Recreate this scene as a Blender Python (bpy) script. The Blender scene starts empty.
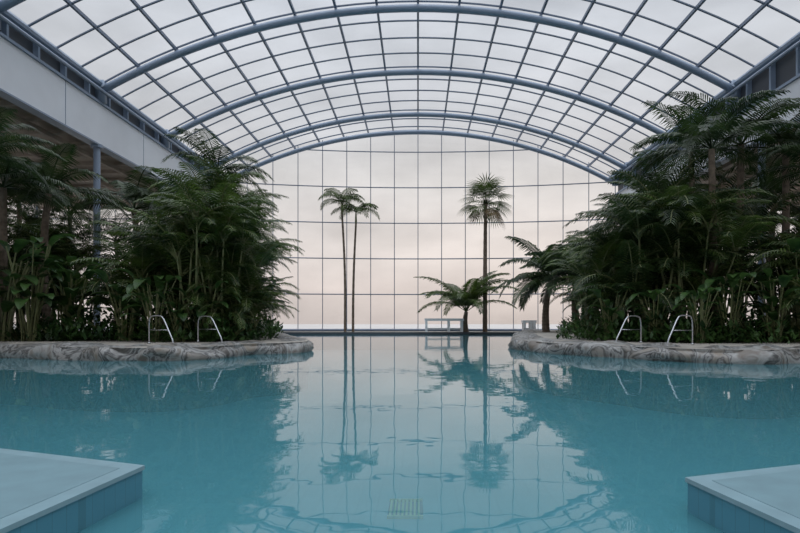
import bpy, math, random
from mathutils import Vector, noise
V=Vector
scene=bpy.context.scene
try:
    scene.view_settings.view_transform='Standard'
except Exception: pass
R=random.Random(7)

# ---------------- mesh builder ----------------
class MB:
    def __init__(s): s.v=[];s.f=[];s.m=[]
    def face(s,pts,m=0):
        i=len(s.v); s.v.extend([tuple(p) for p in pts]); s.f.append(tuple(range(i,i+len(pts)))); s.m.append(m)
    def box(s,x0,x1,y0,y1,z0,z1,m=0):
        i=len(s.v)
        s.v+= [(x0,y0,z0),(x1,y0,z0),(x1,y1,z0),(x0,y1,z0),(x0,y0,z1),(x1,y0,z1),(x1,y1,z1),(x0,y1,z1)]
        for f in ((0,3,2,1),(4,5,6,7),(0,1,5,4),(1,2,6,5),(2,3,7,6),(3,0,4,7)):
            s.f.append(tuple(i+k for k in f)); s.m.append(m)
    def tube(s,pts,r,n=8,m=0,cap=True):
        pts=[V(p) for p in pts]; N=len(pts)
        rs=r if isinstance(r,(list,tuple)) else [r]*N
        up=None; i0=len(s.v)
        for k in range(N):
            t=(pts[min(k+1,N-1)]-pts[max(k-1,0)]).normalized()
            if up is None:
                a=V((0,0,1)) if abs(t.z)<.9 else V((1,0,0))
                up=(a-t*a.dot(t)).normalized()
            else:
                up=(up-t*up.dot(t)).normalized()
            b=t.cross(up)
            for j in range(n):
                an=2*math.pi*j/n
                s.v.append(tuple(pts[k]+(up*math.cos(an)+b*math.sin(an))*rs[k]))
        for k in range(N-1):
            for j in range(n):
                a=i0+k*n+j; b2=i0+k*n+(j+1)%n
                s.f.append((a,b2,b2+n,a+n)); s.m.append(m)
        if cap:
            s.f.append(tuple(i0+j for j in reversed(range(n)))); s.m.append(m)
            s.f.append(tuple(i0+(N-1)*n+j for j in range(n))); s.m.append(m)
    def mesh(s,name,mats,smooth=False):
        me=bpy.data.meshes.new(name); me.from_pydata(s.v,[],s.f)
        for x in mats: me.materials.append(x)
        me.polygons.foreach_set('material_index',s.m)
        if smooth: me.polygons.foreach_set('use_smooth',[True]*len(s.f))
        me.update(); return me
    def obj(s,name,mats,smooth=False,parent=None,loc=(0,0,0)):
        return place(s.mesh(name,mats,smooth),name,loc,parent=parent)
def place(me,name,loc=(0,0,0),rot=0,sc=1,parent=None):
    o=bpy.data.objects.new(name,me); scene.collection.objects.link(o)
    o.location=loc; o.rotation_euler=(0,0,rot); o.scale=(sc,sc,sc)
    if parent: o.parent=parent
    return o
def empty(name):
    o=bpy.data.objects.new(name,None); scene.collection.objects.link(o); return o

# ---------------- materials ----------------
def mat(name,col,rough=.5,metal=0,var=0,scale=3,bump=0,spec=.5):
    m=bpy.data.materials.new(name); m.use_nodes=True; nt=m.node_tree; b=nt.nodes['Principled BSDF']
    b.inputs['Base Color'].default_value=(*col,1); b.inputs['Roughness'].default_value=rough; b.inputs['Metallic'].default_value=metal
    b.inputs['Specular IOR Level'].default_value=spec
    if var or bump:
        tc=nt.nodes.new('ShaderNodeTexCoord'); nz=nt.nodes.new('ShaderNodeTexNoise'); nz.inputs['Scale'].default_value=scale; nz.inputs['Detail'].default_value=4
        nt.links.new(tc.outputs['Object'],nz.inputs['Vector'])
        if var:
            rp=nt.nodes.new('ShaderNodeValToRGB')
            rp.color_ramp.elements[0].position=.3; rp.color_ramp.elements[1].position=.7
            rp.color_ramp.elements[0].color=(*[c*(1-var) for c in col],1); rp.color_ramp.elements[1].color=(*[c*(1+var) for c in col],1)
            nt.links.new(nz.outputs['Fac'],rp.inputs[0]); nt.links.new(rp.outputs[0],b.inputs['Base Color'])
        if bump:
            bp=nt.nodes.new('ShaderNodeBump'); bp.inputs['Strength'].default_value=bump; bp.inputs['Distance'].default_value=.05
            nt.links.new(nz.outputs['Fac'],bp.inputs['Height']); nt.links.new(bp.outputs[0],b.inputs['Normal'])
    return m
def leafmat(name,c1,c2,tr=.3):
    m=bpy.data.materials.new(name); m.use_nodes=True; nt=m.node_tree; n=nt.nodes; l=nt.links
    b=n['Principled BSDF']; b.inputs['Roughness'].default_value=.42; b.inputs['Specular IOR Level'].default_value=.35
    tc=n.new('ShaderNodeTexCoord'); nz=n.new('ShaderNodeTexNoise'); nz.inputs['Scale'].default_value=1.3; nz.inputs['Detail'].default_value=3
    l.new(tc.outputs['Object'],nz.inputs['Vector'])
    rp=n.new('ShaderNodeValToRGB'); rp.color_ramp.elements[0].position=.35; rp.color_ramp.elements[1].position=.68
    rp.color_ramp.elements[0].color=(*c1,1); rp.color_ramp.elements[1].color=(*c2,1)
    l.new(nz.outputs['Fac'],rp.inputs[0]); l.new(rp.outputs[0],b.inputs['Base Color'])
    t=n.new('ShaderNodeBsdfTranslucent'); l.new(rp.outputs[0],t.inputs['Color'])
    mx=n.new('ShaderNodeMixShader'); mx.inputs[0].default_value=tr
    l.new(b.outputs[0],mx.inputs[1]); l.new(t.outputs[0],mx.inputs[2]); l.new(mx.outputs[0],n['Material Output'].inputs['Surface'])
    return m
STEEL=mat('blue_grey_painted_steel',(.20,.26,.35),.4)
STEEL2=mat('mullion_steel',(.15,.185,.25),.5)
DARK=mat('dark_truss_steel',(.05,.06,.075),.6)
PANEL=mat('light_grey_cladding',(.60,.64,.69),.5,var=.06,scale=.5)
AISLE=mat('brown_louvre_ceiling',(.34,.28,.23),.7,var=.3,scale=.6)
CHROME=mat('brushed_chrome',(.4,.42,.45),.3,metal=1)
WHITE=mat('white_paint',(.8,.82,.85),.4)
DECK=mat('stone_deck',(.28,.26,.23),.75,var=.2,scale=2,bump=.3)
BARK=mat('palm_bark',(.13,.10,.075),.9,var=.35,scale=6,bump=.6)
STEM=mat('green_cane_stem',(.11,.125,.05),.6,var=.3,scale=4)
DRY=mat('dry_frond_skirt',(.16,.11,.06),.9,var=.3,scale=4)
GROUND=mat('pale_outdoor_paving',(.42,.40,.385),.9,var=.08,scale=.1)
L1=leafmat('areca_leaf',(.012,.032,.010),(.085,.135,.028),.33)
L2=leafmat('dark_palm_leaf',(.009,.022,.009),(.042,.074,.02),.33)
L3=leafmat('broad_leaf',(.010,.034,.010),(.055,.115,.028),.33)
L4=leafmat('olive_palm_leaf',(.028,.048,.010),(.075,.115,.025),.4)

def glassmat(name,tint,gl=.06):
    m=bpy.data.materials.new(name); m.use_nodes=True; nt=m.node_tree; n=nt.nodes; l=nt.links; n.remove(n['Principled BSDF'])
    tc=n.new('ShaderNodeTexCoord'); nz=n.new('ShaderNodeTexNoise'); nz.inputs['Scale'].default_value=.25; nz.inputs['Detail'].default_value=3
    l.new(tc.outputs['Object'],nz.inputs['Vector'])
    rp=n.new('ShaderNodeValToRGB'); rp.color_ramp.elements[0].position=.3; rp.color_ramp.elements[1].position=.7
    rp.color_ramp.elements[0].color=(*[c*.95 for c in tint],1); rp.color_ramp.elements[1].color=(*tint,1)
    l.new(nz.outputs['Fac'],rp.inputs[0])
    t=n.new('ShaderNodeBsdfTransparent'); l.new(rp.outputs[0],t.inputs['Color'])
    g=n.new('ShaderNodeBsdfGlossy'); g.inputs['Roughness'].default_value=.05
    mx=n.new('ShaderNodeMixShader'); mx.inputs[0].default_value=gl
    l.new(t.outputs[0],mx.inputs[1]); l.new(g.outputs[0],mx.inputs[2]); l.new(mx.outputs[0],n['Material Output'].inputs['Surface'])
    return m
GLASS=glassmat('clear_wall_glass',(.98,.98,.98),.03)
RGLASS=glassmat('roof_glass',(.95,.965,.985),.03)

def tilemat(name,c1,c2,sc=4,rough=.35):
    m=bpy.data.materials.new(name); m.use_nodes=True; nt=m.node_tree; n=nt.nodes; l=nt.links; b=n['Principled BSDF']
    tc=n.new('ShaderNodeTexCoord'); br=n.new('ShaderNodeTexBrick'); br.offset=0; br.inputs['Scale'].default_value=sc
    br.inputs['Color1'].default_value=(*c1,1); br.inputs['Color2'].default_value=(*[x*.95 for x in c1],1); br.inputs['Mortar'].default_value=(*c2,1)
    br.inputs['Mortar Size'].default_value=.015; br.inputs['Brick Width'].default_value=.5; br.inputs['Row Height'].default_value=.5
    l.new(tc.outputs['Object'],br.inputs['Vector']); l.new(br.outputs['Color'],b.inputs['Base Color']); b.inputs['Roughness'].default_value=rough
    return m
POOLT=tilemat('turquoise_pool_tile',(.19,.41,.46),(.15,.35,.40),2)
LEDGET=tilemat('blue_ledge_tile',(.055,.19,.26),(.045,.15,.2),6)
LEDGETOP=mat('wet_stone_ledge',(.14,.235,.27),.4,var=.12,scale=5)
LEDGERIM=mat('ledge_rim_tile',(.17,.27,.31),.4,var=.1,scale=6)

def watermat():
    m=bpy.data.materials.new('pool_water'); m.use_nodes=True; nt=m.node_tree; n=nt.nodes; l=nt.links; n.remove(n['Principled BSDF'])
    tc=n.new('ShaderNodeTexCoord')
    nz=n.new('ShaderNodeTexNoise'); nz.inputs['Scale'].default_value=1.3; nz.inputs['Detail'].default_value=3; nz.inputs['Roughness'].default_value=.5
    l.new(tc.outputs['Object'],nz.inputs['Vector'])
    bp=n.new('ShaderNodeBump'); bp.inputs['Strength'].default_value=.25; bp.inputs['Distance'].default_value=.014
    l.new(nz.outputs['Fac'],bp.inputs['Height'])
    fr=n.new('ShaderNodeFresnel'); fr.inputs['IOR'].default_value=1.45; l.new(bp.outputs[0],fr.inputs['Normal'])
    g=n.new('ShaderNodeBsdfGlossy'); g.inputs['Roughness'].default_value=.012; l.new(bp.outputs[0],g.inputs['Normal'])
    d=n.new('ShaderNodeBsdfDiffuse'); d.inputs['Color'].default_value=(.082,.265,.315,1)
    t=n.new('ShaderNodeBsdfTransparent'); t.inputs['Color'].default_value=(.62,.87,.91,1)
    m1=n.new('ShaderNodeMixShader'); m1.inputs[0].default_value=.45
    l.new(d.outputs[0],m1.inputs[1]); l.new(t.outputs[0],m1.inputs[2])
    m2=n.new('ShaderNodeMixShader'); l.new(fr.outputs[0],m2.inputs[0]); l.new(m1.outputs[0],m2.inputs[1]); l.new(g.outputs[0],m2.inputs[2])
    l.new(m2.outputs[0],n['Material Output'].inputs['Surface']); return m
WATER=watermat()

def rockmat():
    m=bpy.data.materials.new('veined_rock'); m.use_nodes=True; nt=m.node_tree; n=nt.nodes; l=nt.links; b=n['Principled BSDF']
    tc=n.new('ShaderNodeTexCoord')
    nz=n.new('ShaderNodeTexNoise'); nz.inputs['Scale'].default_value=.9; nz.inputs['Detail'].default_value=7; nz.inputs['Distortion'].default_value=2.0
    l.new(tc.outputs['Object'],nz.inputs['Vector'])
    rp=n.new('ShaderNodeValToRGB'); e=rp.color_ramp.elements
    e[0].position=.34; e[0].color=(.10,.085,.07,1); e[1].position=.70; e[1].color=(.15,.125,.095,1)
    for p,c in ((.43,(.24,.245,.24)),(.475,(.015,.015,.015)),(.51,(.22,.22,.215)),(.56,(.03,.027,.023)),(.61,(.18,.17,.155))):
        x=e.new(p); x.color=(*c,1)
    l.new(nz.outputs['Fac'],rp.inputs[0]); l.new(rp.outputs[0],b.inputs['Base Color']); b.inputs['Roughness'].default_value=.5
    bp=n.new('ShaderNodeBump'); bp.inputs['Strength'].default_value=.5; bp.inputs['Distance'].default_value=.06
    l.new(nz.outputs['Fac'],bp.inputs['Height']); l.new(bp.outputs[0],b.inputs['Normal'])
    return m
ROCK=rockmat()

# ---------------- world ----------------
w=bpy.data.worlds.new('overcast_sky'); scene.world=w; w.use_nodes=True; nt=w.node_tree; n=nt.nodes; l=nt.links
bg=n['Background']; tc=n.new('ShaderNodeTexCoord'); sp=n.new('ShaderNodeSeparateXYZ'); l.new(tc.outputs['Generated'],sp.inputs[0])
rp=n.new('ShaderNodeValToRGB'); e=rp.color_ramp.elements
e[0].position=0; e[0].color=(.60,.535,.51,1); e[1].position=1; e[1].color=(.76,.79,.84,1)
for p,c in ((.02,(.66,.59,.56)),(.06,(.74,.66,.625)),(.13,(.77,.71,.68)),(.26,(.74,.725,.72)),(.36,(.69,.70,.725)),(.52,(.64,.67,.72))):
    x=e.new(p); x.color=(*c,1)
l.new(sp.outputs['Z'],rp.inputs[0])
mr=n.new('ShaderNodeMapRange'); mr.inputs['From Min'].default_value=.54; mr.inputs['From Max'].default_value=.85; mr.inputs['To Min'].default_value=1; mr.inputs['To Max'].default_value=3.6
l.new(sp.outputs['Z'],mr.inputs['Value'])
cn=n.new('ShaderNodeTexNoise'); cn.inputs['Scale'].default_value=4; cn.inputs['Detail'].default_value=6
mp=n.new('ShaderNodeMapping'); mp.inputs['Scale'].default_value=(1,1,2.8); l.new(tc.outputs['Generated'],mp.inputs[0]); l.new(mp.outputs[0],cn.inputs['Vector'])
cm=n.new('ShaderNodeMapRange'); cm.inputs['From Min'].default_value=.3; cm.inputs['From Max'].default_value=.7; cm.inputs['To Min'].default_value=.83; cm.inputs['To Max'].default_value=1.15
l.new(cn.outputs['Fac'],cm.inputs['Value'])
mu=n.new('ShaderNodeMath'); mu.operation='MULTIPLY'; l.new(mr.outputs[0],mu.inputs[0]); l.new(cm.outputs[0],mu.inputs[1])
# hazy sun glow behind the far wall
nm=n.new('ShaderNodeVectorMath'); nm.operation='NORMALIZE'; l.new(tc.outputs['Generated'],nm.inputs[0])
dp=n.new('ShaderNodeVectorMath'); dp.operation='DOT_PRODUCT'; dp.inputs[1].default_value=V((.2,1,.09)).normalized(); l.new(nm.outputs[0],dp.inputs[0])
pw=n.new('ShaderNodeMath'); pw.operation='POWER'; mx0=n.new('ShaderNodeMath'); mx0.operation='MAXIMUM'; mx0.inputs[1].default_value=0
l.new(dp.outputs['Value'],mx0.inputs[0]); l.new(mx0.outputs[0],pw.inputs[0]); pw.inputs[1].default_value=26
gl=n.new('ShaderNodeMix'); gl.data_type='RGBA'; gl.blend_type='ADD'; gl.inputs[7].default_value=(.11,.085,.065,1)
l.new(pw.outputs[0],gl.inputs[0]); l.new(rp.outputs[0],gl.inputs[6])
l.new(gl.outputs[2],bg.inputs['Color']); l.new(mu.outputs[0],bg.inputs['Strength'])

# ---------------- building ----------------
H=.98; W=17.2; E=13+H; A=17.5+H; Y0=-11; Y1=48.5; XO=33
rise=A-E; RR=(W*W+rise*rise)/(2*rise)
def arcz(x,drop=0): return A-RR+math.sqrt(RR*RR-x*x)-drop
th0=math.asin(W/RR)
def arcx(i,n): return RR*math.sin(-th0+2*th0*i/n)

mb=MB()
NP=16
for i in range(NP):
    xa,xb=arcx(i,NP),arcx(i+1,NP)
    mb.face([(xa,Y0,arcz(xa)),(xb,Y0,arcz(xb)),(xb,Y1,arcz(xb)),(xa,Y1,arcz(xa))])
roof=empty('glass_barrel_roof')
mb.obj('roof_panes',[RGLASS],parent=roof)
mb=MB()
for i in range(NP+1):
    x=arcx(i,NP); z=arcz(x)-.1; mb.box(x-.06,x+.06,Y0,Y1,z-.1,z+.06)
ys=[]; y=43.7
while y<Y1: y+=1.85
y-=1.85
while y>Y0: ys.append(y); y-=1.85
for y in ys:
    pts=[(arcx(i,32),y,arcz(arcx(i,32))-.12) for i in range(33)]
    mb.tube(pts,.055,6)
pts=[(arcx(i,32),Y1,arcz(arcx(i,32))-.12) for i in range(33)]; mb.tube(pts,.12,6)
mb.obj('glazing_bars',[STEEL2],parent=roof)
mb=MB()
AY=[-.7,6.7,14.1,21.5,28.9,36.3,43.7]
for y in AY+[46.4]:
    dr=.5 if y<46 else 1.0
    pts=[(arcx(i,40),y,arcz(arcx(i,40),dr)) for i in range(41)]
    mb.tube(pts,.19,10)
    if y<46:
        for i in range(1,NP):
            x=arcx(i,NP); mb.tube([(x,y,arcz(x)-.15),(x,y,arcz(x)-.5)],.05,6)
    for s in (-1,1):
        mb.box(s*W-.25,s*W+.25,y-.18,y+.18,12.85,E+.05)
mb.obj('arch_ribs',[STEEL],smooth=True,parent=roof)
ZBs={-1:10.6,1:10.2}; ZTs={-1:12.75,1:12.0}
for s,nm in ((-1,'left'),(1,'right')):
    ZB=ZBs[s]; ZT=ZTs[s]
    mb=MB()
    a,b=sorted((s*W,s*(W+.4))); mb.box(a,b,Y0,46.4,ZB,ZT,0)
    for k in range(9):
        yy=Y0+k*7.4; a2,b2=sorted((s*(W-.012),s*(W+.1))); mb.box(a2,b2,yy,yy+.04,ZB,ZT,2)
    a,b=sorted((s*(W-.03),s*(W+.5))); mb.box(a,b,Y0,46.4,ZB-.08,ZB,2)
    a,b=sorted((s*(W-.1),s*(W+.5))); mb.box(a,b,Y0,46.4,ZT,ZT+.13,2)
    a,b=sorted((s*(W+.2),s*(W+.7))); mb.box(a,b,Y0,46.4,ZT+.13,14.15,1)
    yy=Y0+1.85
    while yy<46:
        a,b=sorted((s*(W-.05),s*(W+.25))); mb.box(a,b,yy-.06,yy+.06,ZT+.1,E-.1,2); yy+=1.85
    mb.tube([(s*(W-.05),Y0,E-.15),(s*(W-.05),Y1,E-.15)],.17,8,2)
    mb.tube([(s*(W-.3),Y0,13.35),(s*(W-.3),46.3,13.35)],.09,8,2)
    mb.obj('eaves_gutter_beam',[PANEL,DARK,STEEL])
    mb=MB(); a,b=sorted((s*(W+.4),s*XO)); mb.box(a,b,Y0,47,11.0,11.3)
    yy=Y0
    while yy<46.5:
        mb.box(a,b,yy,yy+.12,10.8,11.0); yy+=1.85
    for k in range(5):
        x=s*(W+2+k*3); mb.box(x-.1,x+.1,Y0,46.5,10.6,10.85)
    mb.obj('ceiling_aisle_'+nm,[AISLE])
    mb=MB(); x=s*XO
    mb.face([(x,Y0,0),(x,47,0),(x,47,11.2),(x,Y0,11.2)],1)
    yy=Y0
    while yy<47.1:
        mb.box(x-.07,x+.07,yy-.05,yy+.05,0,11.2,0); yy+=2.2
    for k in range(4): mb.box(x-.06,x+.06,Y0,47,.25+k*3.24-.05,.25+k*3.24+.05,0)
    mb.box(x-.15,x+.15,Y0,47,-.1,.4,0)
    mb.obj('wall_'+nm,[STEEL2,GLASS])
for s,yl in ((-1,[20.8]+AY[4:]),(1,[20,27.0,36.3,43.2])):
    ZB=ZBs[s]
    for y in yl:
        mb=MB(); mb.tube([(s*(W+.2),y,.3),(s*(W+.2),y,ZB)],.17,14)
        mb.tube([(s*(W+.2),y,.3),(s*(W+.2),y,.42)],.34,14); mb.tube([(s*(W+.2),y,ZB-.2),(s*(W+.2),y,ZB-.02)],.3,14)
        mb.obj('steel_column',[STEEL],smooth=False)

def wy(x): return 46.5+2.1*max(0,1-(x/W)**2)
mb=MB()
xs=[-XO+2.2*k for k in range(0,8)]
xs=[x for x in xs if x<-W-.6]+[ -W+2.15*k for k in range(17)]+[-x for x in reversed(xs) if x<-W-.6]
def top(x): return arcz(x)-.05 if abs(x)<W-.01 else (E if abs(x)<W+.01 else 11.2)
for a,b in zip(xs[:-1],xs[1:]):
    ta,tb=top(a),top(b)
    if abs(a)>W+.01: tb=11.2
    if abs(b)>W+.01: ta=11.2
    mb.face([(a,wy(a),.1),(b,wy(b),.1),(b,wy(b),tb),(a,wy(a),ta)],1)
    for k in range(6):
        z=.25+3.24*k
        if z<min(ta,tb):
            mb.tube([(a,wy(a),z),(b,wy(b),z)],.05 if k else .12,6,0)
for x in xs+[-XO,XO]:
    mb.tube([(x,wy(x),.1),(x,wy(x),top(x))],.035,6,0)
mb.obj('wall_back',[STEEL2,GLASS])
mb=MB()
for k in range(31):
    x=-XO+2.2*k; t=top(x); mb.box(x-.05,x+.05,Y0-.05,Y0+.05,0,t)
for k in range(6):
    z=.25+3.24*k; hw=XO if z<11 else (W if z<14 else 13)
    mb.box(-hw,hw,Y0-.06,Y0+.06,z-.06,z+.06)
mb.obj('wall_front',[STEEL2])

mb=MB(); G=260
mb.box(-G,G,49.2,G,-.6,-.1); mb.box(-G,G,-G,Y0-.2,-.6,-.1); mb.box(-G,-XO-.3,Y0-.2,49.2,-.6,-.1); mb.box(XO+.3,G,Y0-.2,49.2,-.6,-.1)
mb.obj('ground_outside',[GROUND])

YF=43.3
mb=MB(); ZF=-1.3
mb.box(-XO,XO,Y0,YF,ZF-.2,ZF)
mb.obj('pool_floor',[POOLT])
mb=MB(); mb.box(-XO-.2,XO+.2,Y0-.2,Y0,ZF,.2); mb.box(-XO-.2,-XO,Y0,YF,ZF,.2); mb.box(XO,XO+.2,Y0,YF,ZF,.2)
mb.obj('pool_basin',[POOLT])
mb=MB(); mb.face([(-XO,Y0,0),(XO,Y0,0),(XO,YF,0),(-XO,YF,0)])
mb.obj('pool_water',[WATER])
mb=MB(); mb.box(-XO,XO,YF+.2,49.1,ZF,.12,0); mb.box(-XO,XO,YF,YF+.25,ZF,.16,1)
mb.obj('terrace_strip',[DECK,DARK])

def crom(P,step=.2):
    P=[V((p[0],p[1],0)) for p in P]; out=[]
    for i in range(len(P)-1):
        p0=P[max(i-1,0)];p1=P[i];p2=P[i+1];p3=P[min(i+2,len(P)-1)]
        nn=max(2,int((p2-p1).length/step))
        for k in range(nn):
            t=k/nn
            out.append(.5*((2*p1)+(p2-p0)*t+(2*p0-5*p1+4*p2-p3)*t*t+(3*p1-p0-3*p2+p3)*t**3))
    out.append(P[-1]); return out
LP=[(-32.9,17),(-20,16.2),(-14.5,15.6),(-11.7,14.9),(-9.3,13.9),(-7.6,13.5),(-6.3,13.6),(-5.4,14.6),(-5.0,16.0),(-4.2,16.7),(-3.75,17.8),(-4.2,20),(-5.6,24),(-8.6,33),(-11.5,40),(-12.4,YF)]
RP=[(9.0,YF),(8.2,40),(6.6,35),(5.2,28),(4.1,22),(3.7,19.0),(4.2,16.6),(5.2,15.1),(6.2,13.5),(7.0,12.8),(8.2,12.5),(9.6,13),(12,13.6),(18,14.5),(32.9,15)]
for P,nm,corner in ((LP,'left',[(-32.9,YF)]),(RP,'right',[(32.9,YF)])):
    c=crom(P)
    n_=len(c); mb=MB()
    mb.face([(p.x,p.y,.33) for p in c]+[(q[0],q[1],.33) for q in corner],0)
    for i in range(n_-1):
        a,b=c[i],c[i+1]; mb.face([(a.x,a.y,ZF),(b.x,b.y,ZF),(b.x,b.y,.33),(a.x,a.y,.33)],1)
    mb.obj('planted_terrace',[DECK,ROCK])
    rows=[(-.05,-.9),(.1,-.4),(.14,-.05),(.2,.08),(.17,.2),(.08,.29),(-.12,.35),(-.5,.365),(-.8,.35),(-1.0,.30)]
    mb=MB(); K=len(rows)
    for i,p in enumerate(c):
        t=(c[min(i+1,n_-1)]-c[max(i-1,0)]).normalized(); o=V((t.y,-t.x,0))
        bulge=.22*noise.noise(V((p.x*.9,p.y*.9,3)))
        for (d,z) in rows:
            q=p+o*(d+bulge); q.z=z
            q+=V((noise.noise(q*2.3),noise.noise(q*2.3+V((7,7,7))),.8*noise.noise(q*1.6+V((3,1,9)))))*.17
            mb.v.append(tuple(q))
    for i in range(n_-1):
        for k in range(K-1):
            a=i*K+k; mb.f.append((a,a+K,a+K+1,a+1)); mb.m.append(0)
    mb.obj('rock_coping',[ROCK],smooth=True)

def ledge(corner,back,side):
    c=V((*corner,0));u=(V((*back,0))-c).normalized();v=(V((*side,0))-c).normalized()
    P=[c,c+u*3.2,c+u*3.2+v*3,c+v*3]
    mb=MB(); 
    def prism(off,z0,z1,m):
        cc=sum(P,V())/4
        Q=[p+(p-cc).normalized()*off for p in P]
        b=[(q.x,q.y,z0) for q in Q]; t=[(q.x,q.y,z1) for q in Q]
        mb.face(t,m); mb.face(b,m)
        for i in range(4):
            j=(i+1)%4; mb.face([b[i],b[j],t[j],t[i]],m)
    prism(0,ZF,.16,1); prism(.012,.155,.178,2); prism(-.11,.175,.18,0)
    mb.obj('pool_ledge',[LEDGETOP,LEDGET,LEDGERIM])
ledge((-1.54,2.98),(-2.6,3.36),(-1.62,2.12))
ledge((1.39,2.75),(2.1,2.98),(1.48,2.12))
mb=MB()
for k in range(8): mb.box(-.34+k*.048,-.315+k*.048,6.2,6.75,ZF,ZF+.03)
mb.box(-.36,.06,6.17,6.2,ZF,ZF+.035);mb.box(-.36,.06,6.75,6.78,ZF,ZF+.035)
mb.box(-.36,.06,6.2,6.75,ZF,ZF+.005,1)
mb.obj('floor_drain_grate',[mat('brass_grate',(.6,.55,.2),.5),DARK])

def handrail(x,y,rot,gap=.8,sc=.8):
    mb=MB()
    for s in (-gap,gap):
        ctl=[(.0,.0),(0,.6),(.05,.82),(.18,.9),(.6,.9),(.8,.8),(1.1,.4),(1.3,.1),(1.38,-.3)]
        p=crom(ctl,.06)
        mb.tube([(s,-q.x,q.y) for q in p],.021,8)
        mb.tube([(s,-.0,.0),(s,-.0,.04)],.05,8)
        mb.tube([(s,-.01,.45),(s,-1.04,.45)],.013,6)
    o=mb.obj('pool_handrail',[CHROME],smooth=True,loc=(x,y,.36)); o.rotation_euler=(0,0,rot); o.scale=(sc,sc,sc)
handrail(-7.3,16.0,1.0,.9,.88)
handrail(7.1,15.3,-1.0,.9,.88)

# ---------------- plants ----------------
def frond(mb,o,az,L,e0,droop,ll,n=26,m=0,w=.045,r=random,hang=.35,start=.15,ms=None,vee=.25):
    o=V(o); h=V((math.cos(az),math.sin(az),0)); S=V((-math.sin(az),math.cos(az),0)); up=V((0,0,1))
    K=9; pts=[o]; tang=[]
    for k in range(K):
        t=(k+.5)/K; e=e0-droop*t**1.25; d=h*math.cos(e)+up*math.sin(e); tang.append(d); pts.append(pts[-1]+d*L/K)
    mb.tube(pts,[.028*(1-.8*i/K)+.004 for i in range(K+1)],4,m if ms is None else ms,cap=False)
    for i in range(n):
        t=start+(1-start)*(i+.5)/n; kk=min(int(t*K),K-1); p=pts[kk].lerp(pts[kk+1],t*K-kk); T=tang[kk]
        N=S.cross(T); 
        if N.z<0: N=-N
        u=(t-start)/(1-start)
        l_=ll*(.35+.65*math.sin(math.pi*min(1,(u*.85+.18))))*r.uniform(.85,1.1)
        for s in (-1,1):
            fwd=.35+.7*u
            d=(S*s+T*fwd+N*vee+V((0,0,-hang*.3))).normalized()
            d2=(d+V((0,0,-hang*r.uniform(.8,1.8)))).normalized()
            a=p; b=p+d*l_*.5; c=b+d2*l_*.5
            ww=T*w*.5
            i0=len(mb.v)
            mb.v+=[tuple(a-ww*.5),tuple(a+ww*.5),tuple(b+ww),tuple(b-ww),tuple(c)]
            mb.f+=[(i0,i0+1,i0+2,i0+3),(i0+3,i0+2,i0+4)]; mb.m+=[m,m]
def stem(mb,base,top_,r0,r1,m,bend=.3,n=8,rings=False):
    base=V(base);top_=V(top_); k=12 if not rings else 30; pts=[];rs=[]
    off=V((R.uniform(-1,1),R.uniform(-1,1),0))*bend
    for i in range(k+1):
        t=i/k; pts.append(base.lerp(top_,t)+off*math.sin(math.pi*t)); rs.append((r0+(r1-r0)*t)*(1.08 if rings and i%2 else 1))
    mb.tube(pts,rs,n,m); return pts[-1]
def areca(seed,h,ns,spread,lm=None,lo=.12,Lr=(1.8,2.7)):
    r=random.Random(seed); mb=MB()
    for i in range(ns):
        a=r.uniform(0,6.28); d=r.uniform(.05,.5); hh=h*r.uniform(lo,.78)
        b=V((math.cos(a)*d,math.sin(a)*d,-.1)); ln=r.uniform(.1,.9)*spread
        t=V((b.x+math.cos(a)*ln,b.y+math.sin(a)*ln,hh))
        tp=stem(mb,b,t,.05,.03,1,.1,6)
        for k in range(r.randint(5,7)):
            az=r.uniform(0,6.28); L=r.uniform(*Lr)
            frond(mb,tp,az,L,r.uniform(.7,1.4),r.uniform(1.1,2.1),.66,n=22,r=r,m=0,w=.06,ms=1,hang=.5)
    return mb.mesh('areca_palm_mesh',[lm or L1,STEM])
def kentia(seed,h,nf,L,mat_=None,tr=.13,ll=.75,e=(.1,1.3),dr=(1.0,1.8),w=.05,n=34,hang=.6):
    r=random.Random(seed); mb=MB()
    tp=stem(mb,(0,0,-.1),(r.uniform(-.3,.3),r.uniform(-.3,.3),h),tr*1.3,tr*.75,1,.2,9,True)
    for k in range(nf):
        az=k*2.4+r.uniform(-.3,.3); 
        frond(mb,tp,az,L*r.uniform(.85,1.1),r.uniform(*e),r.uniform(*dr),ll,n=n,r=r,w=w,hang=hang)
    return mb.mesh('feather_palm_mesh',[mat_ or L2,BARK])
def broad(seed,h,nl):
    r=random.Random(seed); mb=MB()
    for i in range(nl):
        az=r.uniform(0,6.28); hh=h*r.uniform(.3,1); out=r.uniform(.2,.8)*hh*.4
        h_=V((math.cos(az),math.sin(az),0)); S=V((-math.sin(az),math.cos(az),0)); b=h_*r.uniform(0,.3)
        pts=[b+h_*out*(t/5)**1.6+V((0,0,hh*t/5)) for t in range(6)]
        mb.tube(pts,.025,5,1,cap=False)
        p=pts[-1]; LL=r.uniform(.8,1.4); e=r.uniform(.3,1.1); wd=LL*r.uniform(.17,.25)
        prev=None
        for k in range(8):
            t=k/7; ww=wd*math.sin(math.pi*min(1,(t*.92+.06)))**.7
            row=[p-S*ww+V((0,0,ww*.25)),p,p+S*ww+V((0,0,ww*.25))]
            if prev:
                mb.face([prev[0],prev[1],row[1],row[0]],0); mb.face([prev[1],prev[2],row[2],row[1]],0)
            prev=row; ee=e-1.5*t; p=p+(h_*math.cos(ee)+V((0,0,math.sin(ee))))*LL/7
    return mb.mesh('strelitzia_mesh',[L3,STEM])
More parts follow.
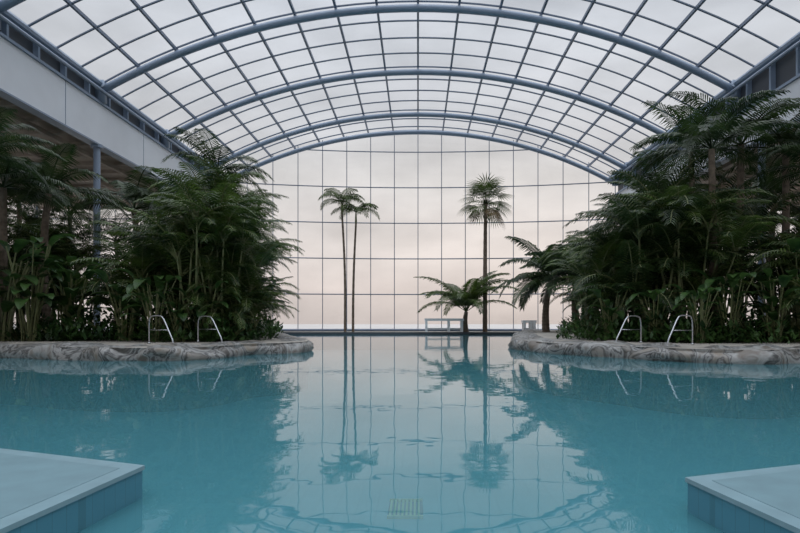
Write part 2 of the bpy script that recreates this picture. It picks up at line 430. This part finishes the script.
def fanpalm(h,Rl):
    r=random.Random(5); mb=MB()
    tp=stem(mb,(0,0,-.1),(0.05,0,h),.2,.13,1,.12,10,True)
    for i in range(38):
        az=i*2.4+r.uniform(-.2,.2); e=-.75+2.1*(i/37)**.85+r.uniform(-.12,.12)
        m=2 if i<3 else 0
        h_=V((math.cos(az),math.sin(az),0)); S=V((-math.sin(az),math.cos(az),0))
        d=h_*math.cos(e)+V((0,0,math.sin(e))); pl=Rl*r.uniform(.4,.58)
        c=tp+d*pl; mb.tube([tp,tp+d*pl*.5,c],[.03,.02,.015],4,m,cap=False)
        fr=Rl*r.uniform(.5,.66); e2=e-.35; d=h_*math.cos(e2)+V((0,0,math.sin(e2)))
        for k in range(15):
            a=-1.35+2.7*k/14; q=d*math.cos(a)+S*math.sin(a); 
            f=fr*(.55+.45*math.cos(a)); wv=(S*math.cos(a)-d*math.sin(a))*.05
            b=c+q*f*.6; tpz=b+(q+V((0,0,-.5))).normalized()*f*.5
            mb.face([c,b-wv,tpz,b+wv],m)
    return mb.mesh('fan_palm_mesh',[L4,BARK,DRY])
def bush(seed,rad,hh):
    r=random.Random(seed); mb=MB()
    for i in range(420):
        a=r.uniform(0,6.28); rr=rad*math.sqrt(r.random()); z=hh*r.random()*math.sqrt(max(0,1-(rr/rad)**2))
        p=V((rr*math.cos(a),rr*math.sin(a),z)); d=V((r.uniform(-1,1),r.uniform(-1,1),r.uniform(-.2,1))).normalized()
        s=d.cross(V((0,0,1))).normalized(); l_=r.uniform(.15,.38)
        mb.face([p,p+d*l_*.5+s*l_*.22,p+d*l_,p+d*l_*.5-s*l_*.22],0)
    for i in range(12):
        a=r.uniform(0,6.28); mb.tube([(0,0,-.05),(rad*.3*math.cos(a),rad*.3*math.sin(a),hh*.3),(rad*.6*math.cos(a),rad*.6*math.sin(a),hh*.6)],.015,4,1)
    return mb.mesh('shrub_mesh',[L3,STEM])

AR=[areca(s,h,ns,sp,lm,lo) for s,h,ns,sp,lm,lo in ((1,6.0,13,1.0,L1,.12),(2,5.2,12,1.3,L2,.12),(3,7.2,13,1.0,L1,.15),(4,4.0,9,1.0,L1,.12),(5,8.4,12,1.0,L1,.3),(6,7.8,12,1.2,L2,.25))]
KE=[kentia(11,5.2,13,2.8,w=.06),kentia(12,6.8,13,3.0,w=.06),kentia(13,4.2,13,2.7,L4,w=.06),kentia(14,7.8,13,2.9,w=.06)]
ST=[broad(21,3.2,26),broad(22,4.6,30)]
BU=[bush(31,1.2,1.1),bush(32,1.0,.8)]
def px(x,D): return (x-418)*D/533.3
def put(me,name,X,D,sc=1):
    place(me,name,(px(X,D),D,.3),R.uniform(0,6.28),sc)
# left cluster
for X,D,i,sc in ((220,20,4,.86),(236,22.5,2,.98),(195,18.5,0,1.0),(168,19.5,2,.82),(244,25,1,1.0),(232,27,4,1.0),(226,31,5,1.1),(236,37,4,1.12),(145,20.5,3,1.2),(207,23,2,1.0),(224,18.6,0,.88),
                 (60,24,0,1.0),(20,22,1,.9),(-20,24,2,1.0),(30,31,2,1.15),(175,34,5,1.0),(-10,20,3,1.0),(240,19,3,.72)):
    put(AR[i],'areca_palm',X,D,sc)
for X,D,i,sc in ((50,21,0,1.1),(5,19,0,1.05),(133,25,0,1.15),(158,31,1,1.05),(68,30,1,1.0),(185,40,1,1.2),(115,40,0,1.3),(-40,20,1,1.0),(222,28,3,1.08),(20,27,1,.98),(180,24,1,.85),(38,38,1,1.05)):
    put(KE[i],'feather_palm',X,D,sc)
place(KE[1],'feather_palm',(-13.6,16.6,.3),2.0,.86)
for X,D,i,sc in ((125,18.4,0,.8),(30,18,1,.75),(70,19.5,0,.9),(155,17.6,0,.7),(0,18,0,1),(250,23,0,.8),(205,17.8,0,.6),(180,17.5,0,.55),(85,22,0,.7)):
    put(ST[i],'strelitzia_plant',X,D,sc)
for X,D in ((60,18.6),(110,19),(175,18.2),(215,18.5),(240,19.5),(250,21.5),(256,26),(262,32),(150,19),(20,19),(265,38),(228,18),(195,18),(130,19.5),(85,19),(40,20)):
    put(BU[R.randint(0,1)],'leafy_shrub',X,D,1)
# right cluster
for X,D,i,sc in ((645,19,1,1.15),(672,20,2,.9),(618,22,1,1.05),(692,18.5,0,1.0),(602,26,0,.95),(640,27,2,1.0),(602,31,0,1.2),(590,37,2,1.05),(650,24,5,.95),
                 (715,23,5,.98),(790,20,1,.95),(820,22,2,.95),(715,30,5,1.12),(675,35,4,1.1),(810,18,3,1.1),(615,41,2,1.2),(630,20.5,0,.86),(740,34,4,1.1)):
    put(AR[i],'areca_palm',X,D,sc)
for X,D,i,sc in ((714,18.5,1,.98),(738,21,1,1.12),(690,22,3,.98),(785,21,1,1.08),(776,25,0,1.2),(655,31,1,1.15),(820,19,1,.9),(735,36,3,.9),(660,24,0,1.2),(800,34,1,1.05),(625,36,1,1.05)):
    put(KE[i],'feather_palm',X,D,sc)
for X,D,i,sc in ((610,18.4,0,.6),(655,17.4,0,.55),(700,16.5,0,.55),(730,17,0,.7),(775,16.8,0,.7),(800,17.5,1,.7),(588,22,0,.7)):
    put(ST[i],'strelitzia_plant',X,D,sc)
for X,D in ((590,20),(600,24),(630,18.2),(665,17.5),(690,17),(720,17.2),(750,17),(785,17.5),(578,30),(575,38),(745,18),(610,19),(648,18),(705,17.8),(770,18)):
    put(BU[R.randint(0,1)],'leafy_shrub',X,D,1)
# arching palms near the far shore
date=kentia(41,1.7,22,5.1,L4,tr=.2,ll=.95,e=(.55,1.4),dr=(1.0,1.75),w=.10,n=46,hang=.5)
place(date,'date_palm',(px(466,43.9),43.8,.12),.4,1.0)
date2=kentia(42,3.1,24,3.7,L2,tr=.18,ll=.95,e=(.1,1.3),dr=(1.0,1.8),w=.09,n=42,hang=.7)
place(date2,'date_palm',(px(546,35),35,.33),1.2,1.1)
place(date2,'date_palm',(px(578,39),39,.33),3.0,1.25)
# twin slender palms
for X,h,sd,D in ((345,9.9,51,44.6),(353,9.2,52,45.0)):
    r=random.Random(sd); mb=MB()
    tp=stem(mb,(0,0,-.1),(.25*(1 if sd==52 else -1),0,h),.11,.08,1,.12,9,True)
    tp2=tp+V((0,0,.9)); mb.tube([tp,tp2],[.1,.06],8,2)
    for k in range(10):
        frond(mb,tp2,k*2.4+r.uniform(-.3,.3)+(3.1 if sd==51 else 0),r.uniform(2.1,2.6),r.uniform(.6,1.25),r.uniform(1.5,2.3),.8,n=26,r=r,w=.07,hang=.9)
    place(mb.mesh('slender_palm_mesh',[L4,BARK,STEM]),'slender_palm',(px(X,D),D,.12))
place(fanpalm(10.8,2.35),'fan_palm',(px(485,44.8),44.8,.12))

def whitebench(x,y,wd,h,base):
    mb=MB(); mb.box(-wd/2,wd/2,-.4,.4,h-.2,h)
    for lx in (-wd/2+.15,wd*.12,wd/2-.15):
        for ly in (-.3,.3): mb.box(lx-.09,lx+.09,ly-.09,ly+.09,0,h-.2)
    mb.box(-wd/2+.15,wd/2-.15,-.05,.05,.25,.37)
    mb.obj('white_bench',[WHITE],loc=(x,y,base))
whitebench(px(444,43.8),43.85,3.2,1.15,.12)
whitebench(px(529,43.8),43.85,1.1,1.0,.12)

# ---------------- camera ----------------
cam=bpy.data.cameras.new('camera'); co=bpy.data.objects.new('camera',cam); scene.collection.objects.link(co)
co.location=(0,0,H); co.rotation_euler=(math.pi/2,0,0); cam.lens=24; cam.sensor_width=36
cam.shift_y=(322-266.5)/800; cam.shift_x=-18/800; cam.clip_end=1000
scene.camera=co
